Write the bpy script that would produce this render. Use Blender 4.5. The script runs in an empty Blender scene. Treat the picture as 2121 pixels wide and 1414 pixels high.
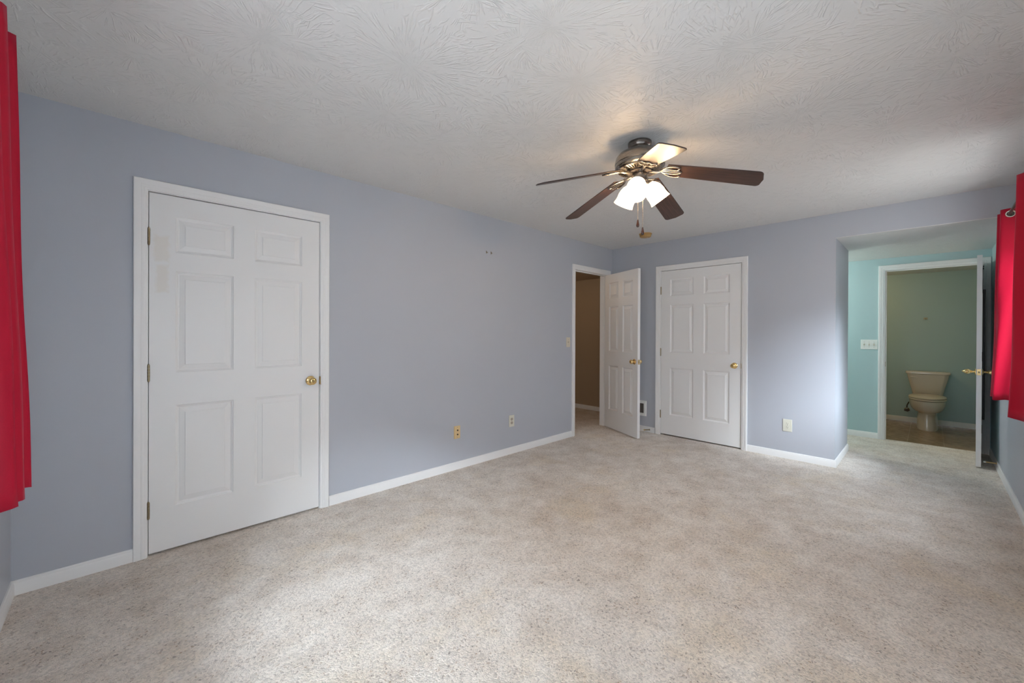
import bpy, math, random
from mathutils import Matrix, Vector

random.seed(7)
SC = bpy.context.scene
COL = SC.collection
PI = math.pi
cos, sin, rad = math.cos, math.sin, math.radians

# ------------------------------------------------------------------ measured layout (metres)
H = 2.44                     # bedroom ceiling
HL = 2.20                    # alcove / bathroom ceiling
YA, XB, YC, XD = 3.0894, 4.9498, -.4572, -.363      # left wall, back wall, right wall, front wall
XE, XF, XR, YR = 6.691, 8.341, 5.802, .634          # alcove end wall, bathroom far wall, closet block end, closet block side
XG = 5.6586                  # hallway end wall
T = .115                     # wall thickness

# ------------------------------------------------------------------ camera
FPX, PITCH, ROLL, YAW, CAMH, PCY = 842.81, rad(-.1702), rad(.2501), rad(45.7789), 1.2824, 690.73
cam = bpy.data.cameras.new('camera')
cam.sensor_fit = 'HORIZONTAL'
cam.sensor_width = 36
cam.lens = 36 * FPX / 2121
cam.shift_y = (PCY - 707) / 2121
cam.clip_start = .02
camo = bpy.data.objects.new('camera', cam)
COL.objects.link(camo)
fw0 = Vector((cos(YAW), sin(YAW), 0)); r0 = Vector((sin(YAW), -cos(YAW), 0)); up = Vector((0, 0, 1))
f0 = cos(PITCH) * fw0 + sin(PITCH) * up
u0 = -sin(PITCH) * fw0 + cos(PITCH) * up
rr = cos(ROLL) * r0 + sin(ROLL) * u0
uu = -sin(ROLL) * r0 + cos(ROLL) * u0
camo.matrix_world = Matrix(((rr.x, uu.x, -f0.x, 0), (rr.y, uu.y, -f0.y, 0), (rr.z, uu.z, -f0.z, CAMH), (0, 0, 0, 1)))
SC.camera = camo

# ------------------------------------------------------------------ view, world, lights
SC.view_settings.view_transform = 'Standard'
SC.view_settings.look = 'None'
SC.view_settings.exposure = 0.60
SC.view_settings.gamma = 1
SC.view_settings.use_curve_mapping = False
SC.cycles.use_denoising = True
SC.cycles.max_bounces = 16
SC.cycles.diffuse_bounces = 12
SC.cycles.transparent_max_bounces = 16
SC.cycles.caustics_reflective = False
SC.cycles.caustics_refractive = False
SC.cycles.sample_clamp_indirect = 6

SKY = (.76, .84, .97)
SKY_STRENGTH = 3.3
SKY_HIGH = (2.35, 2.60, 2.95)
GROUND = (1.25, 1.27, 1.28)
world = bpy.data.worlds.new('overcast_sky')
SC.world = world
world.use_nodes = True
wn, wl = world.node_tree.nodes, world.node_tree.links
wn.clear()
w_out = wn.new('ShaderNodeOutputWorld'); w_bg = wn.new('ShaderNodeBackground')
w_tc = wn.new('ShaderNodeTexCoord'); w_sep = wn.new('ShaderNodeSeparateXYZ'); w_ramp = wn.new('ShaderNodeValToRGB')
w_map = wn.new('ShaderNodeMapRange'); w_map.inputs[1].default_value = -1; w_map.inputs[2].default_value = 1
wl.new(w_tc.outputs['Generated'], w_sep.inputs[0]); wl.new(w_sep.outputs[2], w_map.inputs[0])
wl.new(w_map.outputs[0], w_ramp.inputs[0]); wl.new(w_ramp.outputs[0], w_bg.inputs[0]); wl.new(w_bg.outputs[0], w_out.inputs[0])
w_ramp.color_ramp.elements[0].position = .47; w_ramp.color_ramp.elements[0].color = (*GROUND, 1)
w_ramp.color_ramp.elements[1].position = .53; w_ramp.color_ramp.elements[1].color = (*SKY, 1)
w_el = w_ramp.color_ramp.elements.new(.80); w_el.color = (*SKY_HIGH, 1)
w_bg.inputs[1].default_value = SKY_STRENGTH

WIN_C = (3.62, 4.56, .90, 2.03)      # window in the right wall between the two right curtains: x0, x1, z0, z1
WIN_ADDED = (-.20, 1.50, .45, 1.66)     # unseen window added beside the camera to light the near room
WIN_D = (-.30, 1.30, .86, 2.04)      # window in the front wall: y0, y1, z0, z1


def area_light(name, m, sx, sy, energy=0, color=(1, 1, 1), portal=False):
    l = bpy.data.lights.new(name, 'AREA')
    l.shape = 'RECTANGLE'; l.size = sx; l.size_y = sy; l.energy = energy; l.color = color
    l.cycles.is_portal = portal
    o = bpy.data.objects.new(name, l); COL.objects.link(o); o.matrix_world = m
    return o


def point_light(name, p, energy, color, radius):
    l = bpy.data.lights.new(name, 'POINT'); l.energy = energy; l.color = color; l.shadow_soft_size = radius
    o = bpy.data.objects.new(name, l); COL.objects.link(o); o.location = p
    return o


def frame(o, u, v, n):
    o, u, v, n = Vector(o), Vector(u), Vector(v), Vector(n)
    return Matrix(((u.x, v.x, n.x, o.x), (u.y, v.y, n.y, o.y), (u.z, v.z, n.z, o.z), (0, 0, 0, 1)))


FA = frame((0, YA, 0), (1, 0, 0), (0, 0, 1), (0, -1, 0))      # u = x
FB = frame((XB, 0, 0), (0, -1, 0), (0, 0, 1), (-1, 0, 0))     # u = -y
FC = frame((0, YC, 0), (-1, 0, 0), (0, 0, 1), (0, 1, 0))      # u = -x
FD = frame((XD, 0, 0), (0, 1, 0), (0, 0, 1), (1, 0, 0))       # u = y
FE = frame((XE, 0, 0), (0, -1, 0), (0, 0, 1), (-1, 0, 0))
FF = frame((XF, 0, 0), (0, -1, 0), (0, 0, 1), (-1, 0, 0))
FRET = frame((0, YR, 0), (-1, 0, 0), (0, 0, 1), (0, -1, 0))   # closet block side, mirrored on purpose only for boxes
FG = frame((XG, 0, 0), (0, -1, 0), (0, 0, 1), (-1, 0, 0))
I4 = Matrix.Identity(4)


def at(F, u, v, n=0):
    return F @ Matrix.Translation((u, v, n))


# daylight portals: the curtained windows and the added one
for wc in (WIN_C, WIN_ADDED):
    area_light('window_daylight_portal', frame(((wc[0] + wc[1]) / 2, YC - .12, (wc[2] + wc[3]) / 2), (1, 0, 0), (0, 0, 1), (0, -1, 0)),
               wc[1] - wc[0], wc[3] - wc[2], portal=True)
area_light('window_daylight_portal', frame((XD - .12, (WIN_D[0] + WIN_D[1]) / 2, (WIN_D[2] + WIN_D[3]) / 2), (0, -1, 0), (0, 0, 1), (-1, 0, 0)),
           WIN_D[1] - WIN_D[0], WIN_D[3] - WIN_D[2], portal=True)
# low sun behind thin cloud
sun = bpy.data.lights.new('hazy_sun', 'SUN'); sun.energy = 10; sun.angle = rad(30); sun.color = (.87, .95, 1.05)
suno = bpy.data.objects.new('hazy_sun', sun); COL.objects.link(suno)
suno.matrix_world = Vector((-.67, -.74, .53)).to_track_quat('Z', 'Y').to_matrix().to_4x4()
# lamps out of the picture: over the vanity round the corner and in the bathroom; hallway fill is added
point_light('vanity_lamp', (6.25, 1.75, 1.95), 22, (1, .94, .87), .10)
point_light('bathroom_lamp', (7.5, 1.05, 2.02), 6.5, (1, .68, .34), .07)
point_light('hallway_fill', (4.3, 4.3, 2.0), 4.6, (1, .74, .48), .08)  # unseen light added to brighten the hallway


# ------------------------------------------------------------------ materials
def new_mat(name):
    m = bpy.data.materials.new(name); m.use_nodes = True
    nt = m.node_tree
    return m, nt.nodes, nt.links, nt.nodes['Principled BSDF']


def plain(name, col, rough=.5, metal=0, spec=.5, coat=0, bump=None):
    m, N, L, b = new_mat(name)
    b.inputs['Base Color'].default_value = (*col, 1); b.inputs['Roughness'].default_value = rough
    b.inputs['Metallic'].default_value = metal; b.inputs['Specular IOR Level'].default_value = spec
    if coat:
        b.inputs['Coat Weight'].default_value = coat; b.inputs['Coat Roughness'].default_value = .08
    tc = N.new('ShaderNodeTexCoord'); nz = N.new('ShaderNodeTexNoise')
    L.new(tc.outputs['Object'], nz.inputs['Vector'])
    sc, st, dist = bump or (60, .05, .002)
    nz.inputs['Scale'].default_value = sc; nz.inputs['Detail'].default_value = 3
    bp = N.new('ShaderNodeBump'); bp.inputs['Strength'].default_value = st; bp.inputs['Distance'].default_value = dist
    L.new(nz.outputs['Fac'], bp.inputs['Height']); L.new(bp.outputs[0], b.inputs['Normal'])
    return m


def math_node(N, L, op, a, b=None, c=None):
    n = N.new('ShaderNodeMath'); n.operation = op
    for i, x in enumerate((a, b, c)):
        if x is None: continue
        if isinstance(x, (int, float)): n.inputs[i].default_value = x
        else: L.new(x, n.inputs[i])
    return n.outputs[0]


def vmath(N, L, op, a, b=None, scale=None):
    n = N.new('ShaderNodeVectorMath'); n.operation = op
    for i, x in enumerate((a, b)):
        if x is None: continue
        if isinstance(x, tuple): n.inputs[i].default_value = x
        else: L.new(x, n.inputs[i])
    if scale is not None:
        if isinstance(scale, (int, float)): n.inputs['Scale'].default_value = scale
        else: L.new(scale, n.inputs['Scale'])
    return n


def noise(N, L, vec, scale, detail=2, rough=.5, dist=0):
    n = N.new('ShaderNodeTexNoise'); n.inputs['Scale'].default_value = scale; n.inputs['Detail'].default_value = detail
    n.inputs['Roughness'].default_value = rough; n.inputs['Distortion'].default_value = dist
    L.new(vec, n.inputs['Vector'])
    return n


def ramp(N, L, fac, stops):
    r = N.new('ShaderNodeValToRGB'); L.new(fac, r.inputs[0])
    e = r.color_ramp.elements
    while len(e) < len(stops): e.new(.5)
    for k, (p, c) in enumerate(stops):
        e[k].position = p; e[k].color = (*c, 1) if isinstance(c, tuple) else (c, c, c, 1)
    return r.outputs[0]


def mixc(N, L, fac, a, b, mode='MIX'):
    n = N.new('ShaderNodeMix'); n.data_type = 'RGBA'; n.blend_type = mode
    for s, x in ((n.inputs[0], fac), (n.inputs[6], a), (n.inputs[7], b)):
        if isinstance(x, (int, float)): s.default_value = x
        elif isinstance(x, tuple): s.default_value = (*x, 1)
        else: L.new(x, s)
    return n.outputs[2]


def paint(name, col, rough=.45):
    """rolled wall paint: faint orange peel and barely uneven tone"""
    m, N, L, b = new_mat(name)
    geo = N.new('ShaderNodeNewGeometry')
    n1 = noise(N, L, geo.outputs['Position'], 1.3, 3)
    n2 = noise(N, L, geo.outputs['Position'], 170, 2)
    c = mixc(N, L, n1.outputs['Fac'], tuple(x * .97 for x in col), tuple(min(1, x * 1.03) for x in col))
    L.new(c, b.inputs['Base Color']); b.inputs['Roughness'].default_value = rough
    b.inputs['Specular IOR Level'].default_value = .35
    bp = N.new('ShaderNodeBump'); bp.inputs['Strength'].default_value = .06; bp.inputs['Distance'].default_value = .002
    L.new(n2.outputs['Fac'], bp.inputs['Height']); L.new(bp.outputs[0], b.inputs['Normal'])
    return m


def ceiling_mat():
    """white ceiling stamped with a stomp brush: every stamp is a star of thin radial ridges"""
    m, N, L, b = new_mat('stomped_ceiling')
    geo = N.new('ShaderNodeNewGeometry')
    P = vmath(N, L, 'MULTIPLY', geo.outputs['Position'], (1, 1, 0)).outputs[0]
    hs = []
    for sc, off, k, thick in ((1.9, (.3, .7, 0), 9.0, .84), (2.5, (5.1, 2.2, 0), 8.0, .84)):
        q = vmath(N, L, 'ADD', P, off).outputs[0]
        vo = N.new('ShaderNodeTexVoronoi'); vo.voronoi_dimensions = '2D'; vo.inputs['Scale'].default_value = sc
        L.new(q, vo.inputs['Vector'])
        d = vmath(N, L, 'SUBTRACT', q, vo.outputs['Position']).outputs[0]
        r = vmath(N, L, 'LENGTH', d).outputs['Value']
        nrm = vmath(N, L, 'NORMALIZE', d).outputs[0]
        a = vmath(N, L, 'SCALE', nrm, scale=k).outputs[0]
        sepc = N.new('ShaderNodeSeparateColor'); L.new(vo.outputs['Color'], sepc.inputs[0])
        zz = math_node(N, L, 'MULTIPLY_ADD', sepc.outputs[0], 37, math_node(N, L, 'MULTIPLY', r, 4.5))
        cz = N.new('ShaderNodeCombineXYZ'); L.new(zz, cz.inputs[2])
        v = vmath(N, L, 'ADD', a, cz.outputs[0]).outputs[0]
        wob = noise(N, L, q, 9, 2)
        v2 = vmath(N, L, 'ADD', v, vmath(N, L, 'SCALE', wob.outputs['Color'], scale=.8).outputs[0]).outputs[0]
        nz = noise(N, L, v2, 1.15, 1)
        rid = math_node(N, L, 'SUBTRACT', 1, math_node(N, L, 'ABSOLUTE', math_node(N, L, 'MULTIPLY_ADD', nz.outputs['Fac'], 4, -2)))
        mr = N.new('ShaderNodeMapRange'); mr.interpolation_type = 'SMOOTHSTEP'
        L.new(rid, mr.inputs[0]); mr.inputs[1].default_value = thick - .10; mr.inputs[2].default_value = 1.0
        brk = noise(N, L, q, 16, 2)
        mb = N.new('ShaderNodeMapRange'); mb.interpolation_type = 'SMOOTHSTEP'
        L.new(brk.outputs['Fac'], mb.inputs[0]); mb.inputs[1].default_value = .40; mb.inputs[2].default_value = .62
        hs.append(math_node(N, L, 'MULTIPLY', mr.outputs[0], mb.outputs[0]))
    h = math_node(N, L, 'MAXIMUM', hs[0], hs[1])
    fine = noise(N, L, P, 90, 2)
    h = math_node(N, L, 'ADD', h, math_node(N, L, 'MULTIPLY', fine.outputs['Fac'], .12))
    bp = N.new('ShaderNodeBump'); bp.inputs['Strength'].default_value = .47; bp.inputs['Distance'].default_value = .0045
    L.new(h, bp.inputs['Height']); L.new(bp.outputs[0], b.inputs['Normal'])
    b.inputs['Base Color'].default_value = (.70, .69, .675, 1); b.inputs['Roughness'].default_value = .5
    b.inputs['Specular IOR Level'].default_value = .35
    return m


def carpet_mat():
    m, N, L, b = new_mat('frieze_carpet')
    geo = N.new('ShaderNodeNewGeometry')
    P = geo.outputs['Position']
    wob = noise(N, L, P, 70, 2)
    q = vmath(N, L, 'ADD', P, vmath(N, L, 'SCALE', vmath(N, L, 'SUBTRACT', wob.outputs['Color'], (.5, .5, .5)).outputs[0], scale=.022).outputs[0]).outputs[0]
    v1 = N.new('ShaderNodeTexVoronoi'); v1.voronoi_dimensions = '2D'; v1.inputs['Scale'].default_value = 150; L.new(q, v1.inputs['Vector'])
    v2 = N.new('ShaderNodeTexVoronoi'); v2.voronoi_dimensions = '2D'; v2.inputs['Scale'].default_value = 105; L.new(q, v2.inputs['Vector'])
    s1 = N.new('ShaderNodeSeparateColor'); L.new(v1.outputs['Color'], s1.inputs[0])
    s2 = N.new('ShaderNodeSeparateColor'); L.new(v2.outputs['Color'], s2.inputs[0])
    big = noise(N, L, P, .9, 4, .55)
    mid = noise(N, L, P, 5.5, 4, .6)
    # clean yarn, worn yarn, and yellowish traffic stains
    clean, worn, stain = (.83, .765, .69), (.60, .505, .415), (.74, .615, .455)
    f = ramp(N, L, mixc(N, L, .55, big.outputs['Fac'], mid.outputs['Fac']), [(.40, 0.0), (.66, 1.0)])
    c = mixc(N, L, f, clean, worn)
    st = noise(N, L, vmath(N, L, 'ADD', P, (7.3, 1.9, 0)).outputs[0], 1.7, 4, .6)
    c = mixc(N, L, ramp(N, L, st.outputs['Fac'], [(.54, 0.0), (.70, .55)]), c, stain)
    # tufts vary in tone
    c = mixc(N, L, 1.0, c, ramp(N, L, s1.outputs[0], [(0, .78), (.5, 1.0), (1, 1.13)]), 'MULTIPLY')
    # sparse dark and tan flecks
    fl = ramp(N, L, s2.outputs[1], [(.86, 0.0), (.90, 1.0)])
    core = ramp(N, L, v2.outputs['Distance'], [(.30, 1.0), (.50, 0.0)])
    dens = ramp(N, L, mid.outputs['Fac'], [(.38, .30), (.62, 1.0)])
    fl = math_node(N, L, 'MULTIPLY', math_node(N, L, 'MULTIPLY', fl, core), dens)
    flc = mixc(N, L, ramp(N, L, s2.outputs[2], [(.5, 0.0), (.6, 1.0)]), (.20, .155, .13), (.36, .24, .15))
    c = mixc(N, L, math_node(N, L, 'MULTIPLY', fl, .80), c, flc)
    L.new(c, b.inputs['Base Color'])
    b.inputs['Roughness'].default_value = .95; b.inputs['Specular IOR Level'].default_value = .1
    b.inputs['Sheen Weight'].default_value = .25; b.inputs['Sheen Roughness'].default_value = .6
    n3 = noise(N, L, P, 260, 3, .6)
    h = math_node(N, L, 'ADD', math_node(N, L, 'MULTIPLY', math_node(N, L, 'SUBTRACT', 1, v1.outputs['Distance']), .7), math_node(N, L, 'MULTIPLY', n3.outputs['Fac'], .8))
    h = math_node(N, L, 'ADD', h, math_node(N, L, 'MULTIPLY', mid.outputs['Fac'], 1.2))
    bp = N.new('ShaderNodeBump'); bp.inputs['Strength'].default_value = .7; bp.inputs['Distance'].default_value = .008
    L.new(h, bp.inputs['Height']); L.new(bp.outputs[0], b.inputs['Normal'])
    return m


def tile_mat():
    m, N, L, b = new_mat('brown_floor_tile')
    geo = N.new('ShaderNodeNewGeometry')
    P = vmath(N, L, 'ADD', geo.outputs['Position'], (.02, .12, 0)).outputs[0]
    br = N.new('ShaderNodeTexBrick'); L.new(P, br.inputs['Vector'])
    br.offset = 0; br.inputs['Scale'].default_value = 1; br.inputs['Brick Width'].default_value = .305; br.inputs['Row Height'].default_value = .305
    br.inputs['Mortar Size'].default_value = .004
    br.inputs['Color1'].default_value = (.33, .225, .135, 1); br.inputs['Color2'].default_value = (.37, .25, .155, 1)
    br.inputs['Mortar'].default_value = (.42, .31, .20, 1)
    nz = noise(N, L, P, 14, 5, .6)
    c = mixc(N, L, 1.0, br.outputs['Color'], ramp(N, L, nz.outputs['Fac'], [(.3, .75), (.7, 1.2)]), 'MULTIPLY')
    L.new(c, b.inputs['Base Color']); b.inputs['Roughness'].default_value = .22
    return m


def door_mat(patches=False):
    m, N, L, b = new_mat('white_door_paint_patched' if patches else 'white_door_paint')
    tc = N.new('ShaderNodeTexCoord')
    mp = N.new('ShaderNodeMapping'); L.new(tc.outputs['Object'], mp.inputs[0]); mp.inputs['Scale'].default_value = (60, 4, 60)
    nz = noise(N, L, mp.outputs[0], 3, 3, .5, .4)
    base = (.79, .79, .785)
    if patches:
        # two beige touch-up patches beside the top hinge
        sx = N.new('ShaderNodeSeparateXYZ'); L.new(tc.outputs['Object'], sx.inputs[0])
        wv = noise(N, L, tc.outputs['Object'], 25, 2)
        tot = None
        for (u0_, u1_, v0_, v1_) in ((.016, .094, 1.662, 1.825), (.022, .090, 1.485, 1.655)):
            fu = math_node(N, L, 'SUBTRACT', (u1_ - u0_) / 2, math_node(N, L, 'ABSOLUTE', math_node(N, L, 'SUBTRACT', sx.outputs[0], (u0_ + u1_) / 2)))
            fv = math_node(N, L, 'SUBTRACT', (v1_ - v0_) / 2, math_node(N, L, 'ABSOLUTE', math_node(N, L, 'SUBTRACT', sx.outputs[1], (v0_ + v1_) / 2)))
            f = math_node(N, L, 'MINIMUM', fu, fv)
            f = math_node(N, L, 'ADD', f, math_node(N, L, 'MULTIPLY_ADD', wv.outputs['Fac'], .034, -.017))
            tot = f if tot is None else math_node(N, L, 'MAXIMUM', tot, f)
        c = mixc(N, L, ramp(N, L, math_node(N, L, 'MULTIPLY', tot, 60), [(0, 0.0), (1.5, 1.0)]), base, (.76, .735, .695))
        L.new(c, b.inputs['Base Color'])
    else:
        b.inputs['Base Color'].default_value = (*base, 1)
    b.inputs['Roughness'].default_value = .38; b.inputs['Specular IOR Level'].default_value = .4
    bp = N.new('ShaderNodeBump'); bp.inputs['Strength'].default_value = .05; bp.inputs['Distance'].default_value = .001
    L.new(nz.outputs['Fac'], bp.inputs['Height']); L.new(bp.outputs[0], b.inputs['Normal'])
    return m


def curtain_mat():
    m, N, L, b = new_mat('red_satin_curtain')
    tc = N.new('ShaderNodeTexCoord')
    nz = noise(N, L, tc.outputs['Object'], 320, 2)
    col = (.46, .004, .030)
    c = mixc(N, L, nz.outputs['Fac'], tuple(x * .9 for x in col), tuple(x * 1.1 for x in col))
    L.new(c, b.inputs['Base Color']); b.inputs['Roughness'].default_value = .5
    b.inputs['Specular IOR Level'].default_value = .25; b.inputs['Sheen Weight'].default_value = .10; b.inputs['Sheen Roughness'].default_value = .4
    b.inputs['Sheen Tint'].default_value = (1, .45, .65, 1)
    bp = N.new('ShaderNodeBump'); bp.inputs['Strength'].default_value = .12; bp.inputs['Distance'].default_value = .001
    L.new(nz.outputs['Fac'], bp.inputs['Height']); L.new(bp.outputs[0], b.inputs['Normal'])
    tr = N.new('ShaderNodeBsdfTranslucent'); tr.inputs[0].default_value = (.62, .02, .06, 1)
    mx = N.new('ShaderNodeMixShader'); mx.inputs[0].default_value = .10
    L.new(b.outputs[0], mx.inputs[1]); L.new(tr.outputs[0], mx.inputs[2])
    L.new(mx.outputs[0], N['Material Output'].inputs['Surface'])
    return m


def blind_mat():
    """white cloth of the added roller blinds, diffusing the daylight behind it"""
    m, N, L, b = new_mat('added_blind_cloth')
    tc = N.new('ShaderNodeTexCoord'); nz = noise(N, L, tc.outputs['Object'], 400, 2)
    b.inputs['Base Color'].default_value = (.78, .78, .77, 1); b.inputs['Roughness'].default_value = .8
    bp = N.new('ShaderNodeBump'); bp.inputs['Strength'].default_value = .1; bp.inputs['Distance'].default_value = .001
    L.new(nz.outputs['Fac'], bp.inputs['Height']); L.new(bp.outputs[0], b.inputs['Normal'])
    tl = N.new('ShaderNodeBsdfTranslucent'); tl.inputs[0].default_value = (.68, .69, .71, 1)
    mx = N.new('ShaderNodeMixShader'); mx.inputs[0].default_value = .65
    L.new(b.outputs[0], mx.inputs[1]); L.new(tl.outputs[0], mx.inputs[2])
    L.new(mx.outputs[0], N['Material Output'].inputs['Surface'])
    return m


def wood_mat():
    m, N, L, b = new_mat('dark_walnut_blade')
    tc = N.new('ShaderNodeTexCoord')
    mp = N.new('ShaderNodeMapping'); L.new(tc.outputs['Object'], mp.inputs[0]); mp.inputs['Scale'].default_value = (2.5, 60, 20)
    nz = noise(N, L, mp.outputs[0], 1.6, 5, .65, .8)
    c = ramp(N, L, nz.outputs['Fac'], [(.30, (.018, .010, .009)), (.50, (.045, .022, .018)), (.72, (.095, .045, .034))])
    L.new(c, b.inputs['Base Color']); b.inputs['Roughness'].default_value = .36; b.inputs['Specular IOR Level'].default_value = .5
    b.inputs['Coat Weight'].default_value = .12; b.inputs['Coat Roughness'].default_value = .28
    return m


def shade_mat():
    """frosted white glass, lit from inside by its bulb"""
    m, N, L, b = new_mat('frosted_glass_shade')
    tc = N.new('ShaderNodeTexCoord'); nz = noise(N, L, tc.outputs['Object'], 40, 2)
    b.inputs['Base Color'].default_value = (.95, .93, .88, 1); b.inputs['Roughness'].default_value = .25
    bp = N.new('ShaderNodeBump'); bp.inputs['Strength'].default_value = .05; L.new(nz.outputs['Fac'], bp.inputs['Height']); L.new(bp.outputs[0], b.inputs['Normal'])
    tl = N.new('ShaderNodeBsdfTranslucent'); tl.inputs[0].default_value = (1, .95, .86, 1)
    tp = N.new('ShaderNodeBsdfTransparent'); tp.inputs[0].default_value = (1, .95, .86, 1)
    m1 = N.new('ShaderNodeMixShader'); m1.inputs[0].default_value = .6
    L.new(b.outputs[0], m1.inputs[1]); L.new(tl.outputs[0], m1.inputs[2])
    m2 = N.new('ShaderNodeMixShader'); m2.inputs[0].default_value = .40
    L.new(m1.outputs[0], m2.inputs[1]); L.new(tp.outputs[0], m2.inputs[2])
    em = N.new('ShaderNodeEmission'); em.inputs[0].default_value = (1, .86, .66, 1); em.inputs[1].default_value = 1.1
    ad = N.new('ShaderNodeAddShader'); L.new(m2.outputs[0], ad.inputs[0]); L.new(em.outputs[0], ad.inputs[1])
    L.new(ad.outputs[0], N['Material Output'].inputs['Surface'])
    return m


def bulb_mat():
    m, N, L, b = new_mat('lit_bulb')
    b.inputs['Base Color'].default_value = (1, .9, .75, 1)
    b.inputs['Emission Color'].default_value = (1, .82, .58, 1); b.inputs['Emission Strength'].default_value = 6
    return m


def pane_mat():
    m, N, L, b = new_mat('window_glass')
    tp = N.new('ShaderNodeBsdfTransparent'); tp.inputs[0].default_value = (.97, .985, .98, 1)
    gl = N.new('ShaderNodeBsdfGlossy'); gl.inputs['Roughness'].default_value = .02
    mx = N.new('ShaderNodeMixShader'); mx.inputs[0].default_value = .05; L.new(tp.outputs[0], mx.inputs[1]); L.new(gl.outputs[0], mx.inputs[2])
    L.new(mx.outputs[0], N['Material Output'].inputs['Surface'])
    return m


def brushed(name, col, rough):
    m, N, L, b = new_mat(name)
    tc = N.new('ShaderNodeTexCoord'); mp = N.new('ShaderNodeMapping'); L.new(tc.outputs['Object'], mp.inputs[0]); mp.inputs['Scale'].default_value = (8, 8, 300)
    nz = noise(N, L, mp.outputs[0], 3, 2)
    b.inputs['Base Color'].default_value = (*col, 1); b.inputs['Metallic'].default_value = 1
    L.new(ramp(N, L, nz.outputs['Fac'], [(.3, rough * .93), (.7, rough * 1.08)]), b.inputs['Roughness'])
    return m


M = {
    'wall': paint('blue_grey_wall_paint', (.450, .472, .522)),
    'teal': paint('teal_wall_paint', (.43, .578, .595)),
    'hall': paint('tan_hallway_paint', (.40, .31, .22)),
    'ceil': ceiling_mat(),
    'carpet': carpet_mat(),
    'tile': tile_mat(), 'blind': blind_mat(),
    'trim': plain('white_trim_paint', (.80, .80, .795), .35, spec=.4),
    'door': door_mat(), 'door_patched': door_mat(True),
    'curtain': curtain_mat(),
    'brass': plain('polished_brass', (.86, .63, .29), .14, 1),
    'antique': plain('tarnished_brass_hinge', (.33, .27, .17), .38, 1, bump=(120, .3, .002)),
    'nickel': brushed('brushed_nickel', (.33, .295, .26), .27),
    'dark_nickel': brushed('dark_nickel', (.20, .18, .165), .28),
    'wood': wood_mat(), 'shade': shade_mat(), 'bulb': bulb_mat(), 'pane': pane_mat(),
    'ivory': plain('ivory_plastic', (.66, .60, .48), .35), 'almond': plain('almond_plastic', (.70, .52, .27), .35),
    'cream': plain('cream_plastic', (.66, .65, .56), .35), 'white': plain('white_plastic', (.80, .81, .78), .35),
    'slot': plain('dark_slot', (.06, .05, .04), .6), 'socket': plain('socket_face_plastic', (.42, .37, .30), .4),
    'porcelain': plain('biscuit_porcelain', (.67, .60, .50), .12, coat=.6), 'seat': plain('biscuit_seat_plastic', (.68, .60, .48), .22),
    'black': plain('black_frame', (.012, .012, .014), .4), 'mirror': plain('mirror_glass', (.85, .87, .88), .02, 1),
    'rubber': plain('dark_rubber', (.05, .035, .03), .55), 'chrome': plain('chrome', (.62, .62, .62), .12, 1),
    'yellowed': plain('yellowed_plastic', (.46, .285, .10), .4), 'hookplate': plain('tan_hook_plate', (.46, .40, .27), .5), 'knobwood': plain('dark_wood_pull', (.035, .014, .011), .25, coat=.4),
    'grey': plain('grey_switch_gap', (.30, .27, .24), .6), 'rod': plain('dark_bronze_rod', (.055, .045, .04), .35, .8),
    'grommet': plain('pewter_grommet', (.62, .60, .56), .25, 1), 'tip': plain('white_rubber_tip', (.78, .77, .74), .5),
    'gilt': plain('dull_brass_spring', (.62, .45, .22), .35, 1), 'backing': plain('closet_shade_dark', (.05, .045, .04), .8),  # closet backing: dark colour stands in for the shade behind closed doors
}


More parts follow.
